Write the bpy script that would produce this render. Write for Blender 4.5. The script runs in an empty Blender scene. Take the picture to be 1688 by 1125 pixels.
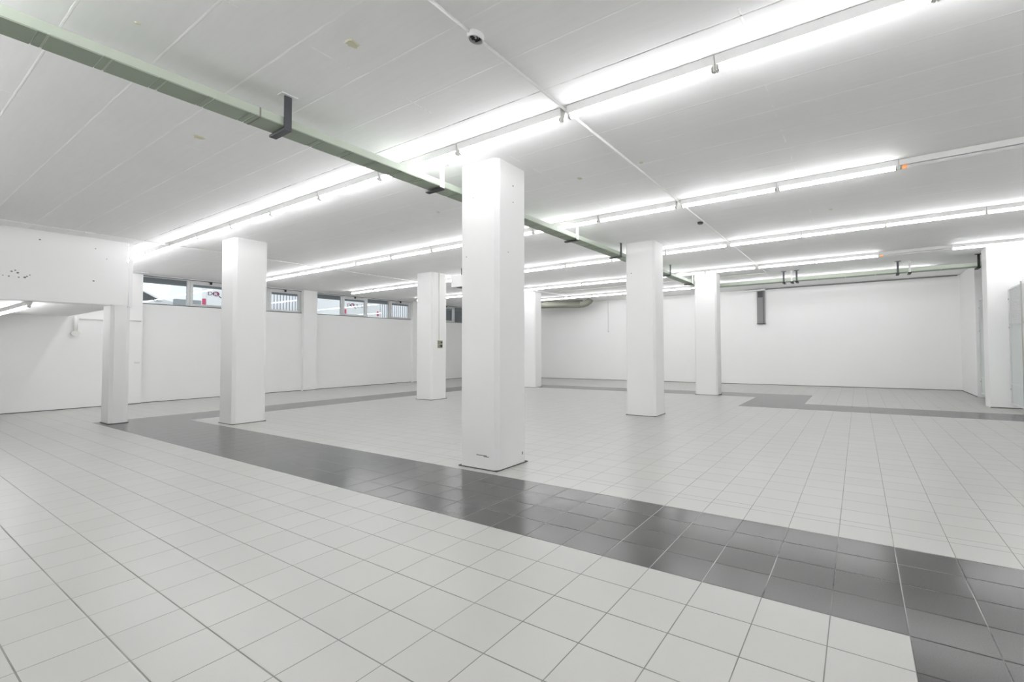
# Empty basement shop: white pillars, tiled floor, rows of fluorescent battens.
import bpy, bmesh, math, random
from mathutils import Vector, Matrix
random.seed(7)
S = 0.30                      # one floor tile (x) in metres; everything below is laid out in tiles
H = 10.38                     # ceiling height
C = bpy.context.scene.collection
PI = math.pi

# ------------------------------------------------------------------ materials
def mat(name, col, rough=0.5, metal=0.0, emit=None, estr=0.0, spec=0.5):
    m = bpy.data.materials.new(name); m.use_nodes = True
    b = m.node_tree.nodes['Principled BSDF']
    b.inputs['Base Color'].default_value = (*col, 1)
    b.inputs['Roughness'].default_value = rough
    b.inputs['Metallic'].default_value = metal
    b.inputs['Specular IOR Level'].default_value = spec
    if emit:
        b.inputs['Emission Color'].default_value = (*emit, 1)
        b.inputs['Emission Strength'].default_value = estr
    return m

class NT:
    """small helper around a material's node tree"""
    def __init__(s, m):
        s.t = m.node_tree; s.b = s.t.nodes['Principled BSDF']
    def n(s, kind, **kw):
        x = s.t.nodes.new(kind)
        for k, v in kw.items(): setattr(x, k, v)
        return x
    def set(s, sock, v):
        if hasattr(v, 'links') or isinstance(v, bpy.types.NodeSocket): s.t.links.new(v, sock)
        else: sock.default_value = v
    def m(s, op, a, b=0.0, c=0.0):
        x = s.n('ShaderNodeMath', operation=op)
        s.set(x.inputs[0], a); s.set(x.inputs[1], b)
        if len(x.inputs) > 2: s.set(x.inputs[2], c)
        return x.outputs[0]
    def pos(s):
        g = s.n('ShaderNodeNewGeometry'); p = s.n('ShaderNodeSeparateXYZ')
        s.t.links.new(g.outputs['Position'], p.inputs[0])
        return s.m('DIVIDE', p.outputs[0], S), s.m('DIVIDE', p.outputs[1], S), s.m('DIVIDE', p.outputs[2], S)
    def vec(s, x, y, z):
        v = s.n('ShaderNodeCombineXYZ'); s.set(v.inputs[0], x); s.set(v.inputs[1], y); s.set(v.inputs[2], z)
        return v.outputs[0]
    def noise(s, v, scale, detail=3.0, rough=0.55):
        x = s.n('ShaderNodeTexNoise'); s.set(x.inputs['Vector'], v)
        x.inputs['Scale'].default_value = scale; x.inputs['Detail'].default_value = detail
        x.inputs['Roughness'].default_value = rough
        return x.outputs[0]
    def ramp(s, f, a, b, lo=0.0, hi=1.0):
        x = s.n('ShaderNodeMapRange'); s.set(x.inputs[0], f)
        for i, v in enumerate((a, b, lo, hi)): x.inputs[i + 1].default_value = v
        return x.outputs[0]
    def mix(s, f, a, b):
        x = s.n('ShaderNodeMix', data_type='RGBA'); s.set(x.inputs[0], f)
        s.set(x.inputs[6], a if not isinstance(a, tuple) else (*a, 1)); s.set(x.inputs[7], b if not isinstance(b, tuple) else (*b, 1))
        return x.outputs[2]
    def color(s, c): s.t.links.new(c, s.b.inputs['Base Color'])
    def bump(s, h, strength=0.3, dist=0.01):
        x = s.n('ShaderNodeBump'); s.set(x.inputs['Height'], h)
        x.inputs['Strength'].default_value = strength; x.inputs['Distance'].default_value = dist
        s.t.links.new(x.outputs[0], s.b.inputs['Normal'])

def plaster(name, col, stain=(0.55, 0.55, 0.45), rough=0.65):
    m = mat(name, col, rough, spec=0.3); N = NT(m); x, y, z = N.pos(); v = N.vec(x, y, z)
    big = N.noise(v, 0.35, 4.0); fine = N.noise(v, 3.0, 5.0)
    c = N.mix(N.ramp(big, 0.35, 0.75, 0.0, 0.10), col, tuple(k * 0.86 for k in col))
    N.color(c); N.bump(fine, 0.10, 0.006)
    return m

WALLC = (0.87, 0.87, 0.865)
M = {}
M['wall'] = plaster('white_wall_paint', WALLC)
M['pillar'] = plaster('white_pillar_paint', (0.82, 0.82, 0.815))
M['joint'] = mat('dark_joint_sealant', (0.10, 0.10, 0.09), 0.8)
M['housing'] = mat('white_enamelled_steel', (0.80, 0.80, 0.79), 0.35)
M['holder'] = mat('aged_white_plastic', (0.74, 0.74, 0.71), 0.5)
M['tube'] = mat('lit_fluorescent_tube', (0.9, 0.9, 0.9), 0.4, emit=(0.985, 0.99, 1.0), estr=17.0)
M['tube_dead'] = mat('unlit_fluorescent_tube', (0.75, 0.75, 0.76), 0.3)
M['glow'] = mat('orange_glowing_tube_end', (0.8, 0.4, 0.2), 0.4, emit=(1.0, 0.40, 0.14), estr=0.30)
M['cap'] = mat('tube_end_metal', (0.45, 0.45, 0.43), 0.4, 0.6)
M['green'] = mat('pale_green_enamel', (0.50, 0.555, 0.475), 0.45)
M['green_lid'] = mat('grey_green_enamel', (0.30, 0.345, 0.275), 0.5)
M['steel_dark'] = mat('weathered_dark_steel', (0.10, 0.105, 0.115), 0.5, 0.5)
M['black'] = mat('black_rubber', (0.015, 0.015, 0.017), 0.5)
M['white_metal'] = mat('white_painted_steel', (0.80, 0.80, 0.80), 0.4)
M['conduit'] = mat('white_pvc_conduit', (0.84, 0.84, 0.82), 0.45)
M['alu'] = mat('light_grey_aluminium', (0.70, 0.705, 0.715), 0.4, 0.1)
M['alu_dark'] = mat('dark_gasket_grey', (0.13, 0.13, 0.14), 0.6)  # plain dark grey of the window gaskets
M['grey_panel'] = mat('mid_grey_sheet_metal', (0.21, 0.21, 0.215), 0.45)
M['dark_grey'] = mat('charcoal_plastic', (0.05, 0.05, 0.055), 0.5)
M['olive_pipe'] = mat('grey_olive_lagging', (0.22, 0.225, 0.185), 0.6)
M['switch'] = mat('grey_green_bakelite', (0.24, 0.25, 0.19), 0.4)
M['switch_pale'] = mat('yellowed_plastic', (0.55, 0.56, 0.45), 0.4)
M['door'] = mat('pale_grey_door_paint', (0.72, 0.73, 0.735), 0.45)
M['door_green'] = mat('pale_green_grey_door_paint', (0.66, 0.70, 0.69), 0.45)
M['car_white'] = mat('white_car_paint', (0.86, 0.86, 0.86), 0.25)
M['car_glass'] = mat('dark_car_glass', (0.03, 0.035, 0.04), 0.08)
M['red'] = mat('pink_red_lamp_plastic', (0.62, 0.07, 0.16), 0.35)
M['purple'] = mat('plum_print', (0.22, 0.03, 0.11), 0.5)
M['print'] = mat('charcoal_print', (0.05, 0.045, 0.055), 0.5)
M['tyre'] = mat('tyre_rubber', (0.02, 0.02, 0.02), 0.8)
M['asphalt'] = mat('pale_concrete_yard', (0.42, 0.42, 0.41), 0.85)
M['fence'] = mat('white_fence_steel', (0.85, 0.85, 0.87), 0.5)
M['fence_gap'] = mat('grey_gap_steel', (0.34, 0.34, 0.36), 0.7)  # plain grey backing sheet behind the white slats
M['slab'] = mat('weathered_concrete_soffit', (0.32, 0.34, 0.35), 0.8)
M['scuff'] = mat('grey_scuff', (0.22, 0.22, 0.20), 0.8)
M['stain'] = mat('yellowed_filler', (0.62, 0.60, 0.46), 0.8)
M['shed'] = mat('dark_bitumen_board', (0.03, 0.033, 0.035), 0.6)

def glass():
    m = bpy.data.materials.new('window_glass'); m.use_nodes = True; t = m.node_tree
    for n in list(t.nodes): t.nodes.remove(n)
    out = t.nodes.new('ShaderNodeOutputMaterial'); mx = t.nodes.new('ShaderNodeMixShader')
    tr = t.nodes.new('ShaderNodeBsdfTransparent'); gl = t.nodes.new('ShaderNodeBsdfGlossy'); fr = t.nodes.new('ShaderNodeFresnel')
    tr.inputs[0].default_value = (0.93, 0.95, 0.95, 1); gl.inputs['Roughness'].default_value = 0.0
    fr.inputs['IOR'].default_value = 1.5
    t.links.new(fr.outputs[0], mx.inputs[0]); t.links.new(tr.outputs[0], mx.inputs[1]); t.links.new(gl.outputs[0], mx.inputs[2])
    t.links.new(mx.outputs[0], out.inputs[0])
    return m
M['glass'] = glass()

GX, GY, GP, CUT, CUTW = 0.555, 6.70, 0.7037, 10.24, 0.26     # tile grid
BANDS = [(-39.445, 4.555, 6.70, 9.515), (0.555, 4.555, -12.0, 9.515), (-39.445, -35.445, 6.70, 36.43),
         (-39.445, -3.445, 33.68, 36.43), (-7.445, -3.445, 28.03, 36.43), (-7.445, 20.0, 28.03, 30.80)]
def floor_mat():
    m = mat('ceramic_floor_tiles', (0.6, 0.6, 0.58), 0.3); N = NT(m); x, y, z = N.pos()
    px = N.m('SUBTRACT', x, GX)
    yy = N.m('SUBTRACT', y, N.m('MULTIPLY', N.m('GREATER_THAN', y, CUT + 0.13), CUTW))
    py = N.m('DIVIDE', N.m('SUBTRACT', yy, GY), GP)
    fx = N.m('FRACT', px); fy = N.m('FRACT', py)
    dx = N.m('MINIMUM', fx, N.m('SUBTRACT', 1.0, fx))
    dy = N.m('MULTIPLY', N.m('MINIMUM', fy, N.m('SUBTRACT', 1.0, fy)), GP)
    d = N.m('MINIMUM', dx, dy)
    grout = N.m('LESS_THAN', d, 0.0078)
    dark = None
    for x0, x1, y0, y1 in BANDS:
        r = N.m('MULTIPLY', N.m('MULTIPLY', N.m('GREATER_THAN', x, x0), N.m('LESS_THAN', x, x1)),
                N.m('MULTIPLY', N.m('GREATER_THAN', y, y0), N.m('LESS_THAN', y, y1)))
        dark = r if dark is None else N.m('MAXIMUM', dark, r)
    cell = N.n('ShaderNodeTexWhiteNoise', noise_dimensions='2D')
    N.set(cell.inputs['Vector'], N.vec(N.m('FLOOR', px), N.m('FLOOR', py), 0.0))
    rnd = cell.outputs['Value']
    v = N.vec(x, y, z)
    speck = N.noise(v, 60.0, 2.0); cloud = N.noise(v, 0.5, 1.0)
    lt = N.mix(rnd, (0.458, 0.458, 0.440), (0.480, 0.480, 0.462))
    lt = N.mix(N.ramp(speck, 0.35, 0.65, 0.0, 0.10), lt, (0.35, 0.35, 0.335))
    lt = N.mix(N.ramp(cloud, 0.2, 0.9, 0.0, 0.14), lt, (0.40, 0.40, 0.375))
    dk = N.mix(rnd, (0.058, 0.058, 0.056), (0.076, 0.076, 0.073))
    dk = N.mix(N.ramp(speck, 0.3, 0.7, 0.0, 0.10), dk, (0.18, 0.18, 0.175))
    gl = N.mix(N.ramp(N.noise(v, 0.8, 3.0), 0.3, 0.7, 0.0, 1.0), (0.10, 0.098, 0.088), (0.24, 0.238, 0.22))
    gd = N.mix(N.ramp(N.noise(v, 0.35, 1.0), 0.45, 0.56, 0.0, 1.0), (0.030, 0.030, 0.028), (0.26, 0.26, 0.25))
    gd = N.mix(N.m('LESS_THAN', dx, 0.0078), (0.030, 0.030, 0.028), gd)
    c = N.mix(dark, N.mix(grout, lt, gl), N.mix(grout, dk, gd))
    N.color(c)
    rough = N.m('SUBTRACT', 0.30, N.m('MULTIPLY', dark, 0.11))
    N.set(N.b.inputs['Roughness'], rough)
    N.b.inputs['Specular IOR Level'].default_value = 0.5
    N.bump(N.ramp(d, 0.0, 0.02, 0.0, 1.0), 0.25, 0.003)
    return m
M['floor'] = floor_mat()

def ceiling_mat():
    col = (0.88, 0.88, 0.88)
    m = mat('board_marked_concrete_white', col, 0.7, spec=0.3); N = NT(m); x, y, z = N.pos()
    P = 1.181; py = N.m('DIVIDE', N.m('SUBTRACT', y, 1.86), P); fy = N.m('FRACT', N.m('ADD', py, 0.5))
    wob = N.m('MULTIPLY', N.m('SUBTRACT', N.noise(N.vec(x, y, z), 1.5, 3.0), 0.5), 0.02)
    dy = N.m('MULTIPLY', N.m('ABSOLUTE', N.m('ADD', N.m('SUBTRACT', fy, 0.5), wob)), P)
    row = N.n('ShaderNodeTexWhiteNoise', noise_dimensions='1D'); N.set(row.inputs['W'], N.m('ROUND', py))
    along = N.noise(N.vec(N.m('MULTIPLY', x, 0.55), N.m('MULTIPLY', N.m('ROUND', py), 7.3), 0.0), 1.0, 5.0, 0.7)
    on = N.ramp(along, 0.40, 0.60, 0.15, 1.0)
    line = N.m('MULTIPLY', N.ramp(dy, 0.010, 0.022, 1.0, 0.0), on)
    px = N.m('DIVIDE', N.m('ADD', x, 1.9), 8.25); fx = N.m('FRACT', N.m('ADD', px, 0.5))
    dx = N.m('MULTIPLY', N.m('ABSOLUTE', N.m('SUBTRACT', fx, 0.5)), 8.25)
    onx = N.ramp(N.noise(N.vec(N.m('ROUND', px), y, 0.0), 1.2, 5.0, 0.7), 0.50, 0.62, 0.0, 1.0)
    line2 = N.m('MULTIPLY', N.ramp(dx, 0.012, 0.03, 1.0, 0.0), onx)
    ridge = N.m('MAXIMUM', line, line2)
    dark = N.m('MULTIPLY', N.m('COMPARE', N.m('ROUND', py), 5.0, 0.2), N.m('GREATER_THAN', line, 0.01))
    grain = N.noise(N.vec(N.m('MULTIPLY', x, 0.6), N.m('MULTIPLY', y, 9.0), 0.0), 1.0, 5.0, 0.6)
    blot = N.noise(N.vec(x, y, z), 0.5, 4.0)
    c = N.mix(N.ramp(grain, 0.4, 0.8, 0.0, 0.22), col, (0.75, 0.75, 0.75))
    c = N.mix(N.ramp(blot, 0.3, 0.9, 0.0, 0.16), c, (0.75, 0.75, 0.745))
    c = N.mix(N.m('MULTIPLY', ridge, 0.9), c, N.mix(dark, (0.99, 0.99, 0.99), (0.22, 0.22, 0.21)))
    N.color(c)
    h = N.m('ADD', N.m('MULTIPLY', ridge, N.m('SUBTRACT', 1.0, N.m('MULTIPLY', dark, 2.0))), N.m('MULTIPLY', grain, 0.12))
    N.bump(h, 0.35, 0.008)
    return m
M['ceiling'] = ceiling_mat()

# ------------------------------------------------------------------ mesh helpers
def box(bm, x0, x1, y0, y1, z0, z1, bev=0.0, seg=2, vertical_only=False):
    r = bmesh.ops.create_cube(bm, size=1.0)
    vs = r['verts']
    for v in vs:
        v.co = Vector(((x0 + x1) / 2 + v.co.x * (x1 - x0), (y0 + y1) / 2 + v.co.y * (y1 - y0), (z0 + z1) / 2 + v.co.z * (z1 - z0)))
    if bev:
        es = {e for v in vs for e in v.link_edges}
        if vertical_only: es = {e for e in es if abs(e.verts[0].co.z - e.verts[1].co.z) > 1e-5}
        bmesh.ops.bevel(bm, geom=list(es), offset=bev, segments=seg, profile=0.6, affect='EDGES')
    return bm
def cyl(bm, a, b, r, n=16, r2=None, mi=0):
    a, b = Vector(a), Vector(b); d = b - a
    q = Vector((0, 0, 1)).rotation_difference(d.normalized()).to_matrix().to_4x4()
    f0 = set(bm.faces)
    bmesh.ops.create_cone(bm, cap_ends=True, segments=n, radius1=r, radius2=r if r2 is None else r2, depth=d.length,
                          matrix=Matrix.Translation((a + b) / 2) @ q)
    for f in set(bm.faces) - f0:
        f.material_index = mi
        if len(f.verts) == 4: f.smooth = True
    return bm
def pipe(bm, pts, r, n=16):
    """tube along a polyline with mitred rings"""
    pts = [Vector(p) for p in pts]; rings = []
    for i, p in enumerate(pts):
        d = (pts[min(i + 1, len(pts) - 1)] - pts[max(i - 1, 0)]).normalized()
        up = Vector((0, 0, 1)) if abs(d.z) < 0.9 else Vector((1, 0, 0))
        s = d.cross(up).normalized(); u = s.cross(d)
        rings.append([bm.verts.new(p + s * r * math.cos(2 * PI * k / n) + u * r * math.sin(2 * PI * k / n)) for k in range(n)])
    for a, b in zip(rings, rings[1:]):
        for k in range(n):
            f = bm.faces.new((a[k], a[(k + 1) % n], b[(k + 1) % n], b[k])); f.smooth = True
    bm.faces.new(list(reversed(rings[0]))); bm.faces.new(rings[-1])
    return bm
def prism(bm, poly, y0, y1, axis='y'):
    """extrude a 2-D outline (u,z) along an axis"""
    def P(u, z, t): return (u, t, z) if axis == 'y' else ((t, u, z) if axis == 'x' else (u, z, t))
    a = [bm.verts.new(P(u, z, y0)) for u, z in poly]; b = [bm.verts.new(P(u, z, y1)) for u, z in poly]
    n = len(poly)
    for k in range(n): bm.faces.new((a[k], a[(k + 1) % n], b[(k + 1) % n], b[k]))
    bm.faces.new(a[::-1]); bm.faces.new(b)
    return bm
def mesh(name, bm, mats, fix=True):
    if fix: bmesh.ops.recalc_face_normals(bm, faces=bm.faces[:])
    me = bpy.data.meshes.new(name); bm.to_mesh(me); bm.free()
    for v in me.vertices: v.co = v.co * S
    for m in (mats if isinstance(mats, (list, tuple)) else [mats]): me.materials.append(m)
    return me
def obj(name, me, parent=None, loc=(0, 0, 0), rot=None):
    o = bpy.data.objects.new(name, me); C.objects.link(o)
    o.location = Vector(loc) * S
    if rot: o.rotation_euler = rot
    if parent: o.parent = parent
    return o
def B(*boxes, bev=0.0, **kw):
    bm = bmesh.new()
    for b in boxes: box(bm, *b, bev=bev, **kw)
    return bm
def tag(o, label, cat, group=None, kind=None):
    o['label'] = label; o['category'] = cat
    if group: o['group'] = group
    if kind: o['kind'] = kind
    return o
def thing(name, label, cat, loc=(0, 0, 0), group=None, kind=None, rot=None):
    o = bpy.data.objects.new(name, None); C.objects.link(o); o.location = Vector(loc) * S
    o.empty_display_size = 0.1
    if rot: o.rotation_euler = rot
    return tag(o, label, cat, group, kind)
def part(name, bm, m, parent, loc=(0, 0, 0), label=None):
    o = obj(name, mesh(name, bm, M[m] if isinstance(m, str) else [M[k] for k in m]), parent, loc)
    if label: o['label'] = label
    return o
def struct(name, bm, m, label, cat):
    return tag(obj(name, mesh(name, bm, M[m] if isinstance(m, str) else [M[k] for k in m])), label, cat, kind='structure')

# ------------------------------------------------------------------ room shell
XR, YB = 17.0, -9.0          # unseen right and rear ends of the hall
XW, XL = -51.45, -51.0       # window wall, left wall / pilaster fronts
YF = 45.4                    # far wall
bm = bmesh.new(); box(bm, XW - 0.9, XR, YB, YF, -0.3, 0.0)
struct('floor', bm, 'floor', 'pale tiled floor with dark grey bands of tiles', 'floor')
STEP = 35.55
struct('ceiling', B((XW - 0.9, XR, YB, STEP, H, H + 0.8)), 'ceiling', 'white board-marked concrete ceiling with lamp rows', 'ceiling')
struct('ceiling_far', B((XW - 0.9, XR, STEP + 0.07, YF + 0.5, H + 0.02, H + 0.8), (XW - 0.9, XR, STEP, STEP + 0.07, H + 0.14, H + 0.8)), 'ceiling',
       'white ceiling strip beyond the joint along the far wall', 'ceiling')
struct('wall_far', B((-53.0, 9.0, YF, YF + 0.5, 0, H)), 'wall', 'wide blank white far wall', 'wall')
struct('wall_left', B((XL - 1.0, XL, YB, 10.97, 0, H)), 'wall', 'white side wall under the lowered soffit', 'wall')
PIL = [(21.70, 22.87), (33.40, 34.60), (45.2, YF)]
WIN = [(10.97, 21.70), (22.87, 33.40), (34.60, 45.2)]
SILL, TOP = 7.99, 10.32
bm = bmesh.new()
for y0, y1 in WIN:
    box(bm, XW - 0.75, XW, y0, y1, 0, SILL); box(bm, XW - 0.75, XW, y0, y1, TOP, H)
for y0, y1 in PIL: box(bm, XW - 0.75, XL, y0, y1, 0, H)
struct('wall_window', bm, 'wall', 'white wall of shallow pilasters below the strip windows', 'wall')
struct('wall_rear', B((XL, XR, YB - 0.5, YB, 0, H)), 'wall', 'white rear wall', 'wall')
struct('wall_side', B((XR, XR + 0.5, YB, 34.75, 0, H)), 'wall', 'white side wall at the hall end', 'wall')
struct('wall_pier', B((7.50, XR, 33.58, 34.75, 0, H), bev=0.05, vertical_only=True), 'wall', 'white wall end beside the open steel door', 'wall')
struct('wall_recess', B((12.5, 13.0, 34.75, 40.15, 0, H)), 'wall', 'white back wall of the side recess', 'wall')
struct('wall_right', B((8.20, 13.0, 40.15, YF, 0, H), bev=0.05, vertical_only=True), 'wall', 'white return wall in the far corner', 'wall')
# thin dark sealant lines where wall meets floor
jh = 0.045
for n, b, lab in (('baseboard_far', (-51.4, 8.2, YF - 0.03, YF, 0, jh), 'dark joint line at the foot of the far wall'),
             ('baseboard_left', (XL, XL + 0.03, YB, 10.97, 0, jh), 'dark joint line at the foot of the left wall'),
             ('baseboard_pier', (7.50, XR, 33.55, 33.58, 0, jh), 'dark joint line at the foot of the wall end'),
             ('baseboard_right', (8.17, 8.20, 40.15, YF, 0, jh), 'dark joint line at the foot of the return wall')):
    struct(n, B(b), 'joint', lab, 'baseboard')
bm = bmesh.new()
for y0, y1 in WIN: box(bm, XW, XW + 0.03, y0, y1, 0, jh)
for y0, y1 in PIL[:2]: box(bm, XL, XL + 0.03, y0, y1, 0, jh)
struct('baseboard_window', bm, 'joint', 'dark joint line at the foot of the window wall', 'baseboard')

# lowered soffit and fascia on the left
FX, FZ, FY = -37.60, 6.72, 7.50
bm = B((FX - 0.5, FX, YB, FY, FZ + 0.02, H))
struct('wall_bulkhead', bm, 'wall', 'white fascia wall hanging above the low opening', 'wall')
struct('ceiling_low', B((XL, FX - 0.02, YB, FY, FZ, FZ + 0.5)), 'wall', 'low white soffit behind the fascia wall', 'ceiling')
struct('wall_mezzanine', B((XL, FX - 0.5, FY - 0.3, FY, FZ + 0.5, H)), 'wall', 'white end wall above the low soffit', 'wall')
struct('trim_1', B((FX - 0.06, FX + 0.02, FY + 0.05, FY + 0.19, FZ - 0.05, H)), 'white_metal', 'slim white corner strip at the end of the fascia wall', 'trim')
struct('trim_2', B((XL, XL + 1.1, 10.3, 11.0, H - 0.07, H)), 'alu', 'short grey board at the ceiling above the first pilaster', 'trim')
bh = bpy.data.objects['wall_bulkhead']
def hole_mesh(r):
    bm = bmesh.new(); cyl(bm, (-0.02, 0, 0), (0.006, 0, 0), r, 8); return bm
for (y, z, r) in ((3.62, 7.90, .022), (3.85, 8.13, .035), (3.95, 8.20, .028), (4.02, 8.08, .04), (3.78, 7.88, .03), (4.05, 7.86, .03),
                  (4.22, 7.88, .045), (4.28, 7.94, .03), (4.36, 8.02, .025), (4.62, 9.90, .035), (6.32, 8.0, .04), (6.75, 9.3, .02), (6.36, 9.8, .025)):
    part('drill_hole', hole_mesh(r), 'scuff', bh, (FX, y, z))

# ------------------------------------------------------------------ pillars
def pillar(x0, x1, y0, y1, label, z1=H, marks=()):
    cx, cy = (x0 + x1) / 2, (y0 + y1) / 2
    o = thing('pillar', label, 'pillar', (cx, cy, 0), 'square white pillars of the hall' if z1 == H else None, kind='thing')
    a, b = (x1 - x0) / 2, (y1 - y0) / 2
    part('shaft', B((-a, a, -b, b, 0.03, z1), bev=0.13, seg=1, vertical_only=True), 'pillar', o)
    part('base_joint', B((-a - 0.012, a + 0.012, -b - 0.012, b + 0.012, 0.0, 0.035)), 'joint', o, label='thin dark joint at the foot')
    for face, u, z, w, h in marks:          # chips and plug holes on the front (f) or side (s) face
        if face == 'f': part('paint_chip', B((u - w, u + w, -b - 0.006, -b + 0.02, z - h, z + h)), 'scuff', o)
        else: part('paint_chip', B((a - 0.02, a + 0.006, u - w, u + w, z - h, z + h)), 'scuff', o)
    return o
pillar(-12.36, -10.56, 9.76, 11.14, 'largest white square pillar, nearest, standing beside the dark tile band',
       marks=[('f', -0.22, 9.2, .02, .02), ('f', 0.20, 0.47, .24, .012), ('f', 0.42, 0.44, .12, .012), ('f', -0.55, 7.2, .015, .02),
              ('s', 0.02, 9.65, .02, .025), ('s', 0.02, 9.08, .015, .02), ('s', 0.45, 0.36, .02, .05), ('s', -0.2, 7.3, .012, .02)])
pillar(-32.45, -30.69, 9.84, 11.28, 'white square pillar standing on the inner corner of the dark tile bands')
pillar(-32.65, -30.67, 21.63, 23.02, 'white square pillar carrying a small grey socket and a vertical conduit')
pillar(-32.50, -30.50, 33.27, 34.42, 'slim-looking white pillar farthest back, beside the olive pipe', marks=())
pillar(-12.58, -10.60, 21.58, 22.93, 'white square pillar between the nearest pillar and the far grey wall box', marks=[('f', -0.55, 8.55, .03, .03)])
pillar(-12.65, -10.65, 33.55, 34.78, 'white square pillar at the junction of the two green ducts', marks=[])
pillar(-39.20, -37.60, 6.94, 7.64, 'short white pillar propping the corner of the low fascia wall', FZ)

# ------------------------------------------------------------------ fluorescent battens
LEN = 4.02
def batten_meshes(L):
    bm = bmesh.new(); box(bm, 0, L, -0.06, 0.06, -0.03, 0)
    prism(bm, [(-0.106, -0.012), (0.106, -0.012), (0.066, -0.195), (-0.066, -0.195)], 0, L, 'x')
    hs = mesh('batten_housing', bm, M['housing'])
    bm = bmesh.new(); box(bm, -0.022, 0.022, -0.05, 0.05, -0.33, -0.185, bev=0.012)
    hd = mesh('lamp_holder', bm, M['holder'])
    def tube(mats, glow=False):
        bm = bmesh.new(); a, b, r = 0.045, L - 0.045, 0.060
        cyl(bm, (a, 0, -0.262), (b, 0, -0.262), r, 16, mi=0)
        if glow: cyl(bm, (a + 0.02, 0, -0.262), (a + 0.20, 0, -0.262), r * 1.02, 16, mi=1)
        return mesh('fluorescent_tube', bm, mats)
    bm = bmesh.new(); cyl(bm, (-0.022, 0, -0.262), (0.022, 0, -0.262), 0.064, 16)
    cp = mesh('tube_end_cap', bm, M['cap'])
    return hs, hd, tube([M['tube']]), tube([M['tube_dead'], M['glow']], True), cp
BM = batten_meshes(LEN); BM_LONG = batten_meshes(5.05)
def batten(x, y, label, group, dead=False, z=H, rot=0.0, bmset=None, L=LEN):
    hs, hd, tb, td, cp = bmset or BM
    o = thing('fluorescent_batten', label, 'ceiling lamp', (x, y, z), group, rot=(0, 0, rot) if rot else None)
    obj('mounting_rail', hs, o)
    t = obj('tube', td if dead else tb, o)
    if dead: t['label'] = 'unlit grey tube with one faintly orange end'
    obj('lamp_holder', hd, o, (0.022, 0, 0)); obj('lamp_holder', hd, o, (L - 0.022, 0, 0))
    if y < 18: obj('end_cap', cp, t, (0.06, 0, 0)); obj('end_cap', cp, t, (L - 0.06, 0, 0))
    return o
ORD = ['first', 'second', 'third', 'fourth', 'fifth', 'sixth', 'seventh', 'eighth', 'ninth', 'tenth', 'eleventh', 'twelfth']
def row(y, name, nl, nr, slope=0.0, dead=(), group=None, overhead=False, far=False, z=H):
    for k in range(nr):  # a fifth batten on this side is unseen, added for ambient light
        x = -6.72 + 4.04 * k
        d = k in dead
        lab = ('unlit batten with orange tube end, %s lamp row, %s from crossing conduit towards the doors' % (name, ORD[k])) if d else \
              ('lit white fluorescent batten, %s lamp row, %s from the crossing conduit towards the steel doors' % (name, ORD[k]))
        if far: lab = 'lit batten of the farthest lamp row above the cross duct, %s from the duct junction' % ORD[k]
        batten(x, y + slope * x, lab, group, d, z, math.atan(slope))
    for k in range(nl):
        x = -6.93 - 4.085 * k - LEN
        lab = 'lit white fluorescent batten, %s lamp row, %s from the crossing conduit towards the windows' % (name, ORD[k])
        if far: lab = 'lit white fluorescent batten, farthest lamp row before the far wall, %s towards the windows' % ORD[k]
        batten(x, y + slope * x, lab, group, False, z, math.atan(slope))
row(0.2, 'overhead', 6, 5, group='battens of the overhead lamp row')
row(-6.8, 'added', 6, 5, group='battens of the added rear lamp row')  # unseen row behind the camera, added to raise the ambient light
BM_SHORT = batten_meshes(2.85)
batten(-50.70, 8.64, 'short unseen batten added to light the side wall, extending the nearest lamp row', 'battens of the nearest lamp row', bmset=BM_SHORT, L=2.85)  # added out of sight to strengthen the light edge on the wall
row(8.64, 'nearest', 10, 5, group='battens of the nearest lamp row')
row(16.40, 'second', 10, 5, dead=(2,), group='battens of the second lamp row')
row(23.93, 'third', 10, 5, slope=-0.012, group='battens of the third lamp row')
row(31.75, 'fourth', 10, 5, dead=(2,), group='battens of the fourth lamp row')
row(39.35, 'farthest', 7, 3, far=True, group='battens of the farthest lamp row', z=H + 0.02)
for k in range(2):
    batten(-43.45 - 5.12 * k, 4.45, 'long lit batten under the low soffit, %s' % ('nearer the fascia wall' if k == 0 else 'nearer the side wall'),
           'battens under the low soffit', z=FZ, bmset=BM_LONG, L=5.05)

# ------------------------------------------------------------------ green cable ducts and their hangers
DX0, DX1, DZ0, DZ1 = -13.34, -12.66, 9.60, 9.83
d = thing('cable_duct', 'long pale green flat cable duct running below the ceiling past the pillars', 'cable duct', ((DX0 + DX1) / 2, -4, DZ0))
hw = (DX1 - DX0) / 2
part('trough', B((-hw, hw, 0, 40.0, 0.015, DZ1 - DZ0), bev=0.02), 'green', d)
# lid pieces: one long lid, then a short coupling, over and over
y = 0.0; rep = 0.70
edges = []
while y < 40.0:
    edges.append((y, min(40.0, y + rep - 0.130), 'lid')); edges.append((y + rep - 0.112, min(40.0, y + rep - 0.028), 'lid_coupling')); y += rep
for a, b, n in edges:
    if b - a > 0.02: part(n, B((-hw + 0.004, hw + 0.002, a, b, 0.0 if n == 'lid' else 0.006, 0.03)), 'green_lid', d)
part('joint_seam', B((-hw - 0.004, hw + 0.004, 8.46, 8.49, -0.004, DZ1 - DZ0 + 0.004)), 'scuff', d)
CY0, CY1, CZ0, CZ1 = 35.98, 36.62, 9.55, 9.83
d = thing('cable_duct', 'pale green cross duct hung along the far end of the ceiling', 'cable duct', (-13.4, (CY0 + CY1) / 2, CZ0))
hwy = (CY1 - CY0) / 2
part('trough', B((0, 25.6, -hwy, hwy, 0.015, CZ1 - CZ0), bev=0.02), 'green', d)
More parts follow.
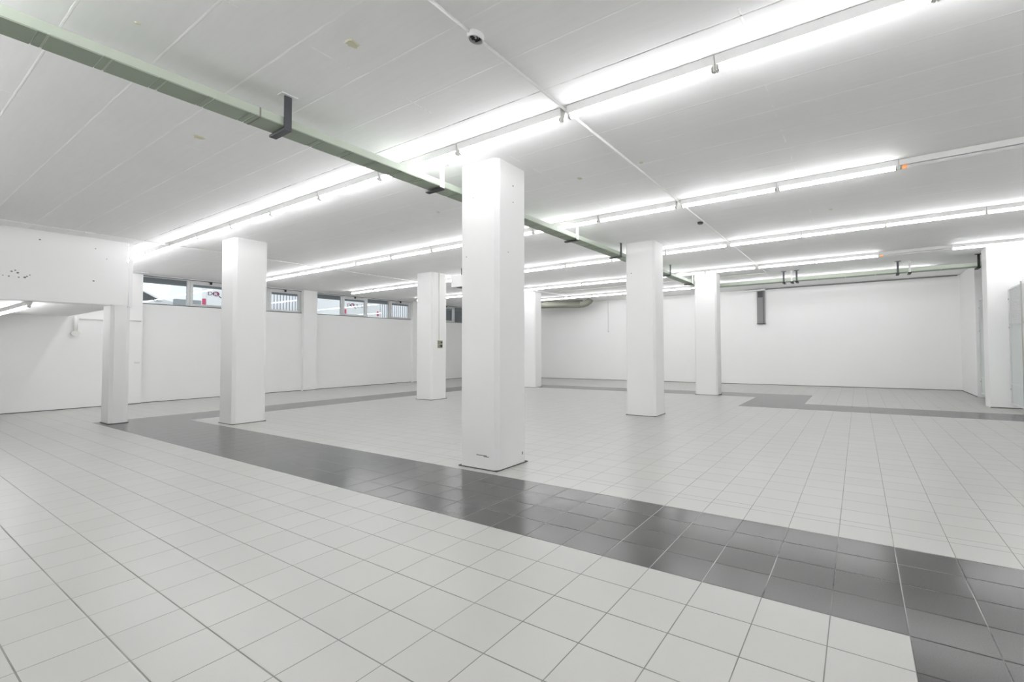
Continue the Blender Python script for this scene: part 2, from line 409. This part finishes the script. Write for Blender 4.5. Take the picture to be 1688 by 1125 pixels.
for k in range(12): part('lid', B((2.1 * k + 0.02, 2.1 * k + 2.06, -hwy - 0.002, hwy - 0.004, 0.0, 0.03)), 'green_lid', d)

def hanger(x, y, zb, along, width, m_bar, m_arm, label, zt=H, group=None):
    """L-shaped strap: bar on the duct's near side, arm below it. along = 'y' for the long duct, 'x' for the cross duct"""
    o = thing('duct_hanger', label, 'bracket', (x, y, zb), group)
    w = 0.075
    if along == 'y':
        part('bar', B((0.0, 0.055, -w, w, -0.02, zt - zb), bev=0.012), m_bar, o)
        part('arm', B((-width - 0.08, 0.055, -w, w, -0.085, -0.02), bev=0.015), m_arm, o)
        part('ceiling_plate', B((-0.10, 0.14, -0.16, 0.16, zt - zb - 0.02, zt - zb)), 'white_metal', o)
    else:
        part('bar', B((-w, w, -0.055, 0.0, -0.02, zt - zb), bev=0.012), m_bar, o)
        part('arm', B((-w - 0.03, w + 0.03, -0.055, width + 0.06, -0.12, -0.02), bev=0.02), m_arm, o)
        part('ceiling_plate', B((-0.2, 0.2, -0.14, 0.1, zt - zb - 0.02, zt - zb)), m_bar, o)
    return o
G = 'hangers of the long green duct'
for yy, mb, lab in ((4.99, 'steel_dark', 'dark weathered steel hanger, first along the long green duct, before the nearest lamp row'),
                    (9.28, 'white_metal', 'white strap hanger with black foot, just in front of the largest pillar'),
                    (16.9, 'white_metal', 'white strap hanger holding the green duct at the second lamp row'),
                    (21.2, 'steel_dark', 'thin dark hanger of the green duct touching the middle pillar'),
                    (28.5, 'steel_dark', 'dark hanger of the green duct just behind the middle pillar'),
                    (33.2, 'white_metal', 'white hanger of the green duct in front of the duct junction')):
    hanger(DX1 + 0.004, yy, DZ0 - 0.02, 'y', DX1 - DX0, mb, 'black' if mb == 'white_metal' else 'steel_dark', lab, group=G)
G = 'hangers of the cross duct'
for xx, mb, lab in ((-5.50, 'steel_dark', 'dark hanger of the cross duct, first right of the end pillar'),
                    (-4.86, 'white_metal', 'slim white hanger of the cross duct between two dark ones'),
                    (-4.47, 'steel_dark', 'dark hanger of the cross duct right beside the slim white one'),
                    (2.76, 'steel_dark', 'dark hanger with round foot, middle of the cross duct'),
                    (3.52, 'white_metal', 'slim pale hanger beside the dark round-footed one on the cross duct'),
                    (7.62, 'black', 'heavy black hanger at the wall end of the cross duct')):
    hanger(xx, CY0 - 0.004, CZ0 - 0.02, 'x', CY1 - CY0, mb, 'black', lab, zt=H + (0.02 if CY0 > STEP else 0), group=G)

# ------------------------------------------------------------------ conduits, boxes, sensors on the ceiling
def conduit(pts, r, label, m='conduit', cat='conduit', group=None, name='cable_conduit'):
    bm = bmesh.new(); pipe(bm, pts, r, 10)
    return tag(obj(name, mesh(name, bm, M[m])), label, cat, group)
conduit([(-6.82, YB + 0.2, H - 0.035), (-6.82, 5.58, H - 0.035)], 0.034, 'thin white conduit reaching the open round junction box', group='ceiling conduits')
conduit([(-6.82, 5.92, H - 0.035), (-6.82, STEP - 0.1, H - 0.035), (-6.90, STEP - 0.02, H - 0.035), (-13.0, STEP - 0.02, H - 0.035), (-29.9, STEP - 0.02, H - 0.035)], 0.034,
        'long white conduit crossing all lamp rows from the round junction box', group='ceiling conduits')
conduit([(-36.0, YB + 0.2, H - 0.035), (-36.0, 24.0, H - 0.035)], 0.034, 'thin white conduit along the ceiling near the fascia wall', group='ceiling conduits')
jb = thing('junction_box', 'round white ceiling box, open, with dark wires inside', 'junction box', (-6.82, 5.75, H))
bm = bmesh.new()
n = 28
for i, (r0, r1, za, zb) in enumerate(((0.155, 0.165, -0.11, 0.0),)):
    A = [bm.verts.new((r1 * math.cos(2 * PI * k / n), r1 * math.sin(2 * PI * k / n), 0)) for k in range(n)]
    Bv = [bm.verts.new((r0 * math.cos(2 * PI * k / n), r0 * math.sin(2 * PI * k / n), za)) for k in range(n)]
    Cv = [bm.verts.new((0.13 * math.cos(2 * PI * k / n), 0.13 * math.sin(2 * PI * k / n), za)) for k in range(n)]
    Dv = [bm.verts.new((0.125 * math.cos(2 * PI * k / n), 0.125 * math.sin(2 * PI * k / n), -0.025)) for k in range(n)]
    for a, b in ((A, Bv), (Bv, Cv), (Cv, Dv)):
        for k in range(n):
            f = bm.faces.new((a[k], a[(k + 1) % n], b[(k + 1) % n], b[k])); f.smooth = False
part('ring', bm, 'white_metal', jb)
bm = bmesh.new(); cyl(bm, (0, 0, -0.03), (0, 0, -0.02), 0.126, 28); part('back_plate', bm, 'steel_dark', jb)
bm = bmesh.new(); box(bm, -0.02, 0.07, -0.06, 0.02, -0.075, -0.03, bev=0.01); part('terminal_block', bm, 'holder', jb)
for k in range(5):
    a = k * 1.25 + 0.4
    bm = bmesh.new(); pipe(bm, [(0.10 * math.cos(a), 0.10 * math.sin(a), -0.04), (0.07 * math.cos(a + .7), 0.07 * math.sin(a + .7), -0.09), (0.02 * math.cos(a + 1.5), 0.03 * math.sin(a + 1.5), -0.07)], 0.012, 6)
    part('wire', bm, 'black', jb)
bm = bmesh.new(); cyl(bm, (0, 0, -0.075), (0, 0, 0), 0.13, 20, 0.15)
tag(obj('ceiling_sensor', mesh('ceiling_sensor', bm, M['dark_grey']), None, (-6.97, 19.5, H - 0.07)), 'small dark disc on the conduit between the second and third lamp rows', 'sensor')
tag(obj('conduit_box', mesh('conduit_box', B((-0.09, 0.09, -0.13, 0.13, -0.09, 0), bev=0.02), M['conduit']), None, (-36.0, 5.85, H)),
    'small white box on the conduit above the fascia wall', 'junction box', 'small conduit boxes')
tag(obj('conduit_box', mesh('conduit_box', B((-0.09, 0.09, -0.13, 0.13, -0.09, 0), bev=0.02), M['conduit']), None, (-36.0, 19.7, H)),
    'small white box on the conduit behind the second lamp row', 'junction box', 'small conduit boxes')
# patches of old filler and capped anchors left on the ceiling
def patch(x, y, r, m, label, sx=1.0):
    bm = bmesh.new(); k = 14; vs = []
    rr = [r * random.uniform(0.7, 1.15) for _ in range(k)]
    top = [bm.verts.new((sx * rr[i] * math.cos(2 * PI * i / k), rr[i] * math.sin(2 * PI * i / k), 0.0)) for i in range(k)]
    low = [bm.verts.new((sx * 0.8 * rr[i] * math.cos(2 * PI * i / k), 0.8 * rr[i] * math.sin(2 * PI * i / k), -0.02)) for i in range(k)]
    for i in range(k): bm.faces.new((top[i], top[(i + 1) % k], low[(i + 1) % k], low[i]))
    bm.faces.new(low)
    return tag(obj('filler_patch', mesh('filler_patch', bm, M[m]), None, (x, y, H)), label, 'ceiling patch', 'filler patches on the ceiling')
patch(-9.29, 4.73, 0.16, 'stain', 'largest beige filler patch, left of the round junction box')
patch(-17.36, 4.73, 0.14, 'stain', 'beige filler patch on the window side of the long green duct')
patch(-12.35, 2.52, 0.05, 'stain', 'tiny yellow spot beside the near end of the green duct')
patch(-6.54, 12.38, 0.07, 'stain', 'small yellow plug right of the crossing conduit before the second lamp row')
patch(-9.19, 12.44, 0.10, 'stain', 'faint beige patch between the largest pillar and the crossing conduit')
patch(-17.22, 12.44, 0.09, 'stain', 'beige patch under the ceiling left of the largest pillar', 0.8)
patch(-1.01, 20.73, 0.09, 'stain', 'beige plug in the ceiling bay right of the conduit before the third lamp row')
patch(-0.64, 25.49, 0.13, 'white_metal', 'white oval plug behind the third lamp row')
patch(-22.0, 13.2, 0.12, 'white_metal', 'white oval plug between the first two lamp rows, towards the windows')
patch(-8.0, 27.0, 0.12, 'white_metal', 'white oval plug above the middle pillar')
patch(-19.6, 19.9, 0.13, 'white_metal', 'white oval plug left of the middle pillar')
patch(5.4, 29.9, 0.16, 'white_metal', 'white oval plug before the fourth lamp row at the wall end')

# ------------------------------------------------------------------ far end: pipes, wall box, trunking
conduit([(-30.2, 32.3, H - 0.14), (-30.2, 38.3, H - 0.14)], 0.13, 'white round trunking running over the farthest pillar', 'white_metal', 'trunking', name='trunking')
p = thing('ventilation_pipe', 'thick grey-olive pipe with an elbow near the far wall', 'pipe', (-30.9, 42.6, 9.68))
part('run', pipe(bmesh.new(), [(-9.5, -4.25, -0.02), (-0.4, -0.18, 0.0)], 0.40, 20), 'olive_pipe', p)
part('elbow', pipe(bmesh.new(), [(-0.45, -0.2, 0.0), (-0.05, -0.02, 0.03), (0.35, 0.16, 0.18), (0.65, 0.3, 0.42), (0.8, 0.36, 0.68)], 0.40, 20), 'olive_pipe', p)
conduit([(-40.6, 38.7, 10.22), (-31.3, 42.9, 10.22)], 0.09, 'thin pipe above the thick olive pipe', 'olive_pipe', 'pipe', name='service_pipe')
w = thing('wall_box', 'tall narrow grey metal box hanging high on the far wall', 'wall box', (-9.33, YF, 6.6))
part('casing', B((-0.42, 0.42, -0.30, 0.0, 0, 3.54), bev=0.02), 'grey_panel', w)
part('side_rail', B((0.24, 0.30, -0.33, -0.28, 0.02, 3.50)), 'dark_grey', w)
part('inset', B((-0.30, 0.20, -0.315, -0.29, 2.85, 3.48)), 'dark_grey', w, label='dark inset at the top')
part('foot_cap', B((-0.45, 0.45, -0.33, 0.0, -0.04, 0.03)), 'dark_grey', w)
tag(obj('wall_rail', mesh('wall_rail', B((-11.1, -8.85, YF - 0.35, YF, 10.16, 10.32), (-9.25, -8.85, YF - 0.55, YF - 0.35, 10.16, 10.36), bev=0.02), M['white_metal'])), 'short white rail just above the grey wall box', 'rail')
tag(obj('wall_gap_shade', mesh('wall_gap_shade', B((-8.8, 8.05, YF - 0.12, YF, H - 0.10, H - 0.02)), M['grey_panel'])), 'thin grey strip painted as the shadow gap along the top of the far wall', 'trunking')  # grey strip stands in for the shade where ceiling meets wall
o = thing('wall_cable', 'thin grey cable hanging down the far wall with an end plug', 'cable', (-29.05, YF - 0.05, 6.3))
part('lead', pipe(bmesh.new(), [(0, 0, 0.05), (0, 0, 3.9)], 0.035, 8), 'holder', o)
part('plug', B((-0.12, 0.12, -0.06, 0.05, -0.08, 0.08), bev=0.02), 'holder', o)
# suspended air unit half hidden behind the largest pillar
a = thing('air_unit', 'white suspended air unit peeping out behind the largest pillar', 'air conditioner', (-26.0, 21.9, 8.8))
part('casing', B((-1.65, 1.6, -0.8, 0.7, 0, 0.88), bev=0.04), 'white_metal', a)
part('intake_grille', B((-1.3, 1.3, -0.6, 0.5, -0.03, 0.01)), 'dark_grey', a)
for xx in (-1.4, 1.35): part('hanger_rod', B((xx - 0.03, xx + 0.03, -0.1, -0.04, 0.86, H - 8.8)), 'steel_dark', a)
part('drain_pipe', pipe(bmesh.new(), [(-1.55, 0.3, 0.9), (-1.55, 0.3, 1.2), (1.5, 0.3, 1.25)], 0.06, 8), 'conduit', a)

# switch and socket on the pillar with its feed
px = -30.67
s = thing('wall_socket', 'small grey-green switch and socket pair on a white pillar', 'socket', (px, 22.34, 4.24))
part('back_plate', B((0, 0.05, -0.20, 0.24, -0.03, 0.60), bev=0.012), 'switch_pale', s)
part('switch_cover', B((0.04, 0.13, -0.17, 0.20, 0.30, 0.57), bev=0.03), 'switch', s)
part('toggle', B((0.12, 0.18, 0.02, 0.10, 0.36, 0.48), bev=0.01), 'black', s)
part('socket_cover', B((0.04, 0.12, -0.17, 0.20, 0.0, 0.27), bev=0.03), 'switch', s)
bm = bmesh.new(); cyl(bm, (0.11, 0.06, 0.14), (0.135, 0.06, 0.14), 0.10, 14); part('socket_hole', bm, 'black', s)
conduit([(px + 0.03, 22.27, 4.84), (px + 0.03, 22.27, H)], 0.028, 'slim conduit rising from the pillar socket to the ceiling', 'holder')

# under the low soffit: wall pipe with lamp base, ledge
o = thing('wall_fixture', 'white pipe with a round box on the wall below the soffit edge', 'wall fixture', (XL + 0.15, 7.8, 5.3))
part('pipe', pipe(bmesh.new(), [(0, 0, 0.30), (0, 0, 1.42)], 0.09, 12), 'conduit', o)
bm = bmesh.new(); cyl(bm, (-0.14, 0.0, 0.18), (0.12, 0.0, 0.18), 0.20, 18); part('round_box', bm, 'holder', o)
conduit([(XL + 0.05, 7.98, 6.56), (XL + 0.05, 10.9, 6.56)], 0.035, 'thin grey pipe along the side wall beyond the soffit', 'holder')
tag(obj('wall_plate', mesh('wall_plate', B((0, 0.05, -0.13, 0.13, -0.07, 0.07), bev=0.012), M['holder']), None, (XL, 10.74, 3.26)), 'tiny blank plate on the first pilaster', 'plate')

# ------------------------------------------------------------------ windows
def window(n, y0, y1, label):
    w = thing('window_%d' % n, label, 'window', (XW - 0.2, y0, SILL), kind='structure')
    Lw, Hh = y1 - y0, TOP - SILL
    x0, x1 = -0.28, 0.02
    bm = bmesh.new(); f = 0.10
    box(bm, x0, x1, 0, Lw, Hh - f, Hh); box(bm, x0, x1, 0, Lw, 0, 0.09)
    box(bm, x0, x1, 0, 0.07, 0.09, Hh - f); box(bm, x0, x1, Lw - 0.07, Lw, 0.09, Hh - f)
    pw = Lw / 4
    for k in (1, 2, 3): box(bm, x0, x1, pw * k - 0.075, pw * k + 0.075, 0.09, Hh - f)
    part('window_frame', bm, 'alu', w)
    part('sill_gasket', B((-0.1, 0.205, 0, Lw, -0.005, 0.05)), 'alu_dark', w)
    part('head_gasket', B((-0.1, 0.18, 0, Lw, Hh - 0.035, Hh + 0.005)), 'alu_dark', w)
    for k in range(4):
        a, b = pw * k + 0.075, pw * (k + 1) - 0.075
        if k == 0: a -= 0.005
        if k % 2:                                   # opening light with its own sash and catch
            s = bmesh.new(); t = 0.17; zt, zb = Hh - f, 0.09
            box(s, -0.18, 0.08, a, b, zt - 0.26, zt); box(s, -0.18, 0.08, a, b, zb, zb + t)
            box(s, -0.18, 0.08, a, a + t, zb + t, zt - 0.26); box(s, -0.18, 0.08, b - t, b, zb + t, zt - 0.26)
            sa = part('sash', s, 'alu', w)
            part('catch', B((0.07, 0.17, (a + b) / 2 - 0.07, (a + b) / 2 + 0.07, zt - 0.16, zt + 0.08), (0.07, 0.15, (a + b) / 2 - 0.16, (a + b) / 2 + 0.10, zt + 0.03, zt + 0.09), bev=0.01), 'black', sa, label='black catch')
            part('pane', B((-0.10, -0.085, a + t, b - t, zb + t, zt - 0.26)), 'glass', w)
        else:
            part('pane', B((-0.14, -0.125, a - 0.02, b + 0.02, 0.08, Hh - f + 0.01)), 'glass', w)
    return w
window(1, *WIN[0], 'strip window of four panes, first from the fascia wall')
window(2, *WIN[1], 'strip window of four panes between the two middle pilasters')
window(3, *WIN[2], 'strip window with dark panes beyond the socket pillar')

# ------------------------------------------------------------------ open steel doors
def door(n, x, y_hinge, L, label):
    d = thing('door_%d' % n, label, 'door', (x, y_hinge, 0.27), kind='structure')
    hgt = 7.33; t = 0.15; fr = 0.14
    bm = bmesh.new()
    box(bm, 0, t, -L, 0, 0, 0.10); box(bm, 0, t, -L, 0, hgt - 0.10, hgt)
    box(bm, 0, t, -0.15, 0, 0.10, hgt - 0.10); box(bm, 0, t, -L, -L + 0.10, 0.10, hgt - 0.10)
    box(bm, 0, t, -L, 0, 5.02, 5.10); box(bm, 0, t, -L, 0, 1.24, 1.33)
    part('door_frame', bm, 'door', d)
    g = bmesh.new()
    for k in range(30): box(g, 0.04, 0.11, -L + 0.10, -0.15, 5.12 + k * 0.07, 5.12 + k * 0.07 + 0.045)
    part('grille', g, 'door', d)
    part('panel', B((0.05, 0.10, -L + 0.10, -0.15, 1.33, 5.02)), 'door_green', d)
    part('panel', B((0.05, 0.10, -L + 0.10, -0.15, 0.10, 1.24)), 'door_green', d)
    for z in (0.9, 4.8, 6.6): part('hinge', B((-0.025, 0.0, -0.10, -0.02, z, z + 0.10)), 'cap', d)
    part('edge_rod', B((-0.03, 0.03, -L - 0.05, -L, 0.0, hgt + 0.14)), 'cap', d)
    return d
door(1, 8.55, 33.56, 2.32, 'tall pale steel door standing open against the wall end')
door(2, 8.42, 40.13, 2.2, 'tall pale steel door standing open in the side recess')

# ------------------------------------------------------------------ yard outside the windows
GZ = 7.55
tag(obj('yard_ground', mesh('yard_ground', B((-140, XW - 0.8, -40, 120, GZ - 0.3, GZ)), M['asphalt'])), 'pale concrete yard outside the windows', 'ground', kind='structure')
tag(obj('canopy_slab', mesh('canopy_slab', B((-57.3, XW - 0.78, 2, 60, 10.36, 11.0)), M['slab'])), 'grey concrete canopy above the windows outside', 'canopy', kind='structure')
fz1 = 17.0
fe = thing('slat_fence', 'tall white fence of vertical slats across the yard', 'fence', (-100, 33, GZ))
bm = bmesh.new()
k = 0.0
while k < 75: box(bm, -0.10, 0.10, k, k + 0.33, 0.15, fz1 - GZ); k += 0.48
part('slats', bm, 'fence', fe)
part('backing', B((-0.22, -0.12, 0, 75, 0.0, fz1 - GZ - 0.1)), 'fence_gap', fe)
part('rail', B((-0.12, 0.16, 0, 75, 0.0, 0.16)), 'fence', fe)

def lettering(body, parent, loc, size, m, name='lettering'):
    cu = bpy.data.curves.new(name, 'FONT'); cu.body = body; cu.size = size * S; cu.extrude = 0.004; cu.materials.append(M[m])
    tmp = bpy.data.objects.new(name, cu); C.objects.link(tmp)
    me = bpy.data.meshes.new_from_object(tmp.evaluated_get(bpy.context.evaluated_depsgraph_get()))
    bpy.data.objects.remove(tmp); bpy.data.curves.remove(cu)
    o = bpy.data.objects.new(name, me); C.objects.link(o); o.parent = parent
    o.location = Vector(loc) * S; o.rotation_euler = (PI / 2, 0, PI / 2)
    return o
def van(y0, x, label):
    """delivery van seen from behind: rear face at x, left edge at y0"""
    v = thing('delivery_van', label, 'van', (x, y0, GZ), 'delivery vans in the yard')
    W, Lb = 6.2, 16.5
    bm = bmesh.new()
    prism(bm, [(0.0, 1.0), (0.0, 4.2), (-0.15, 6.9), (-0.5, 7.3), (-11.5, 7.2), (-13.2, 4.6), (-16.2, 3.6), (-16.5, 1.2)], 0.12, W - 0.12)
    bmesh.ops.bevel(bm, geom=bm.edges[:], offset=0.12, segments=2, affect='EDGES')
    part('body', bm, 'car_white', v)
    part('rear_door', B((-0.02, 0.05, 0.55, 3.08, 1.3, 6.7), bev=0.03), 'car_white', v)
    part('rear_door', B((-0.02, 0.05, 3.12, 5.65, 1.3, 6.7), bev=0.03), 'car_white', v)
    part('bumper', B((-0.2, 0.18, 0.1, W - 0.1, 0.75, 1.2), bev=0.05), 'print', v)
    for yy in (0.13, W - 0.55): part('tail_light', B((-0.1, 0.08, yy, yy + 0.36, 3.05, 3.9), bev=0.06), 'red', v, label='red tail light')
    part('number_plate', B((0.05, 0.08, 2.3, 3.9, 1.5, 1.85)), 'fence', v)
    for xx in (-3.2, -13.3):
        for yy in (0.15, W - 0.85):
            bm = bmesh.new(); cyl(bm, (xx, yy, 1.05), (xx, yy + 0.7, 1.05), 1.05, 24); part('wheel', bm, 'tyre', v)
    part('windscreen', B((-13.0, -12.9, 0.6, W - 0.6, 4.75, 6.6)), 'car_glass', v)
    z = 4.42
    lettering('D', v, (0.07, 0.62, z), 0.72, 'print')
    bm = bmesh.new(); cyl(bm, (0.05, 1.48, z + 0.25), (0.08, 1.48, z + 0.25), 0.34, 24); part('logo_disc', bm, 'purple', v, label='plum disc of the logo')
    part('logo_tail', pipe(bmesh.new(), [(0.07, 1.76, z - 0.02), (0.07, 2.0, z - 0.28)], 0.05, 8), 'print', v)
    lettering('R', v, (0.09, 1.26, z), 0.62, 'fence')
    lettering('IL', v, (0.07, 2.02, z), 0.72, 'print'); lettering('L', v, (0.07, 2.85, z), 0.72, 'print')
    return v
van(22.3, -80.0, 'white van with plum logo disc, behind the first strip window')
van(39.7, -80.0, 'white van showing two red tail lights behind the second strip window')
c = thing('parked_car', 'white car with dark windscreen parked outside the first window pane', 'car', (-80, 12.3, GZ))
prof = [(-0.6, 1.0), (-0.6, 2.3), (0.0, 3.0), (1.2, 3.3), (2.2, 4.75), (5.0, 4.9), (7.0, 3.5), (9.4, 3.0), (9.8, 2.2), (9.8, 1.0)]
bm = bmesh.new(); prism(bm, prof, -5.6, 0.0, 'x'); bmesh.ops.bevel(bm, geom=bm.edges[:], offset=0.14, segments=2, affect='EDGES')
part('body', bm, 'car_white', c)
bm = bmesh.new(); prism(bm, [(1.5, 3.4), (2.35, 4.55), (3.5, 4.65), (3.5, 3.4)], -0.02, 0.03, 'x'); part('side_window', bm, 'car_glass', c)
bm = bmesh.new(); prism(bm, [(3.7, 3.4), (3.7, 4.65), (4.9, 4.7), (6.5, 3.5)], -0.02, 0.03, 'x'); part('side_window', bm, 'car_glass', c)
for yy in (1.3, 7.9):
    bm = bmesh.new(); cyl(bm, (-0.6, yy, 1.0), (0.08, yy, 1.0), 1.0, 24); part('wheel', bm, 'tyre', c)
bm = bmesh.new(); prism(bm, [(5.05, 4.80), (6.85, 3.62), (6.95, 3.72), (5.15, 4.90)], -5.0, -0.6, 'x'); part('windscreen', bm, 'car_glass', c)
part('door_mirror', B((0.02, 0.5, 6.1, 6.5, 3.5, 3.85), bev=0.08), 'car_white', c)
part('door_handle', B((0.02, 0.09, 3.0, 3.45, 3.0, 3.1)), 'print', c)
c.scale = (1, 1, 0.9)
tag(obj('yard_parapet', mesh('yard_parapet', B((-79.0, -78.3, 19.5, 21.9, GZ, 11.0), bev=0.05), M['slab'])), 'low grey concrete parapet beside the white car', 'parapet')
tag(obj('yard_shed', mesh('yard_shed', B((-64, -60, 45.5, 75, GZ, 15.5)), M['shed'])), 'dark shed outside the window beyond the socket pillar', 'shed')

# ------------------------------------------------------------------ world, camera, output look
w = bpy.data.worlds.new('overcast_sky'); bpy.context.scene.world = w; w.use_nodes = True
bg = w.node_tree.nodes['Background']; bg.inputs[0].default_value = (0.90, 0.95, 1.0, 1); bg.inputs[1].default_value = 1.15

f, pitch, yaw, roll, cx, cy, camz = 678.278, 0.024425, 0.468971, -0.009037, 1071.011, 559.273, 3.9586
fw = Vector((-math.sin(yaw) * math.cos(pitch), math.cos(yaw) * math.cos(pitch), math.sin(pitch)))
r = Vector((math.cos(yaw), math.sin(yaw), 0)); u = r.cross(fw)
r, u = r * math.cos(roll) + u * math.sin(roll), u * math.cos(roll) - r * math.sin(roll)
cam = bpy.data.cameras.new('camera'); co = bpy.data.objects.new('camera', cam); C.objects.link(co)
mw = Matrix(((r.x, u.x, -fw.x, 0), (r.y, u.y, -fw.y, 0), (r.z, u.z, -fw.z, camz * S), (0, 0, 0, 1)))
co.matrix_world = mw
cam.sensor_width = 36.0; cam.sensor_fit = 'HORIZONTAL'; cam.lens = f / 1688 * 36.0
cam.shift_x = (844 - cx) / 1688; cam.shift_y = (cy - 562.5) / 1688
cam.clip_start = 0.05; cam.clip_end = 300
sc = bpy.context.scene; sc.camera = co
vs = sc.view_settings; vs.view_transform = 'Standard'; vs.look = 'None'; vs.gamma = 1.0; vs.use_curve_mapping = False
vs.exposure = 0.58
sc.cycles.max_bounces = 14; sc.cycles.diffuse_bounces = 10; sc.cycles.glossy_bounces = 5; sc.cycles.transparent_max_bounces = 12
sc.cycles.use_denoising = True
sc.cycles.sample_clamp_indirect = 6.0
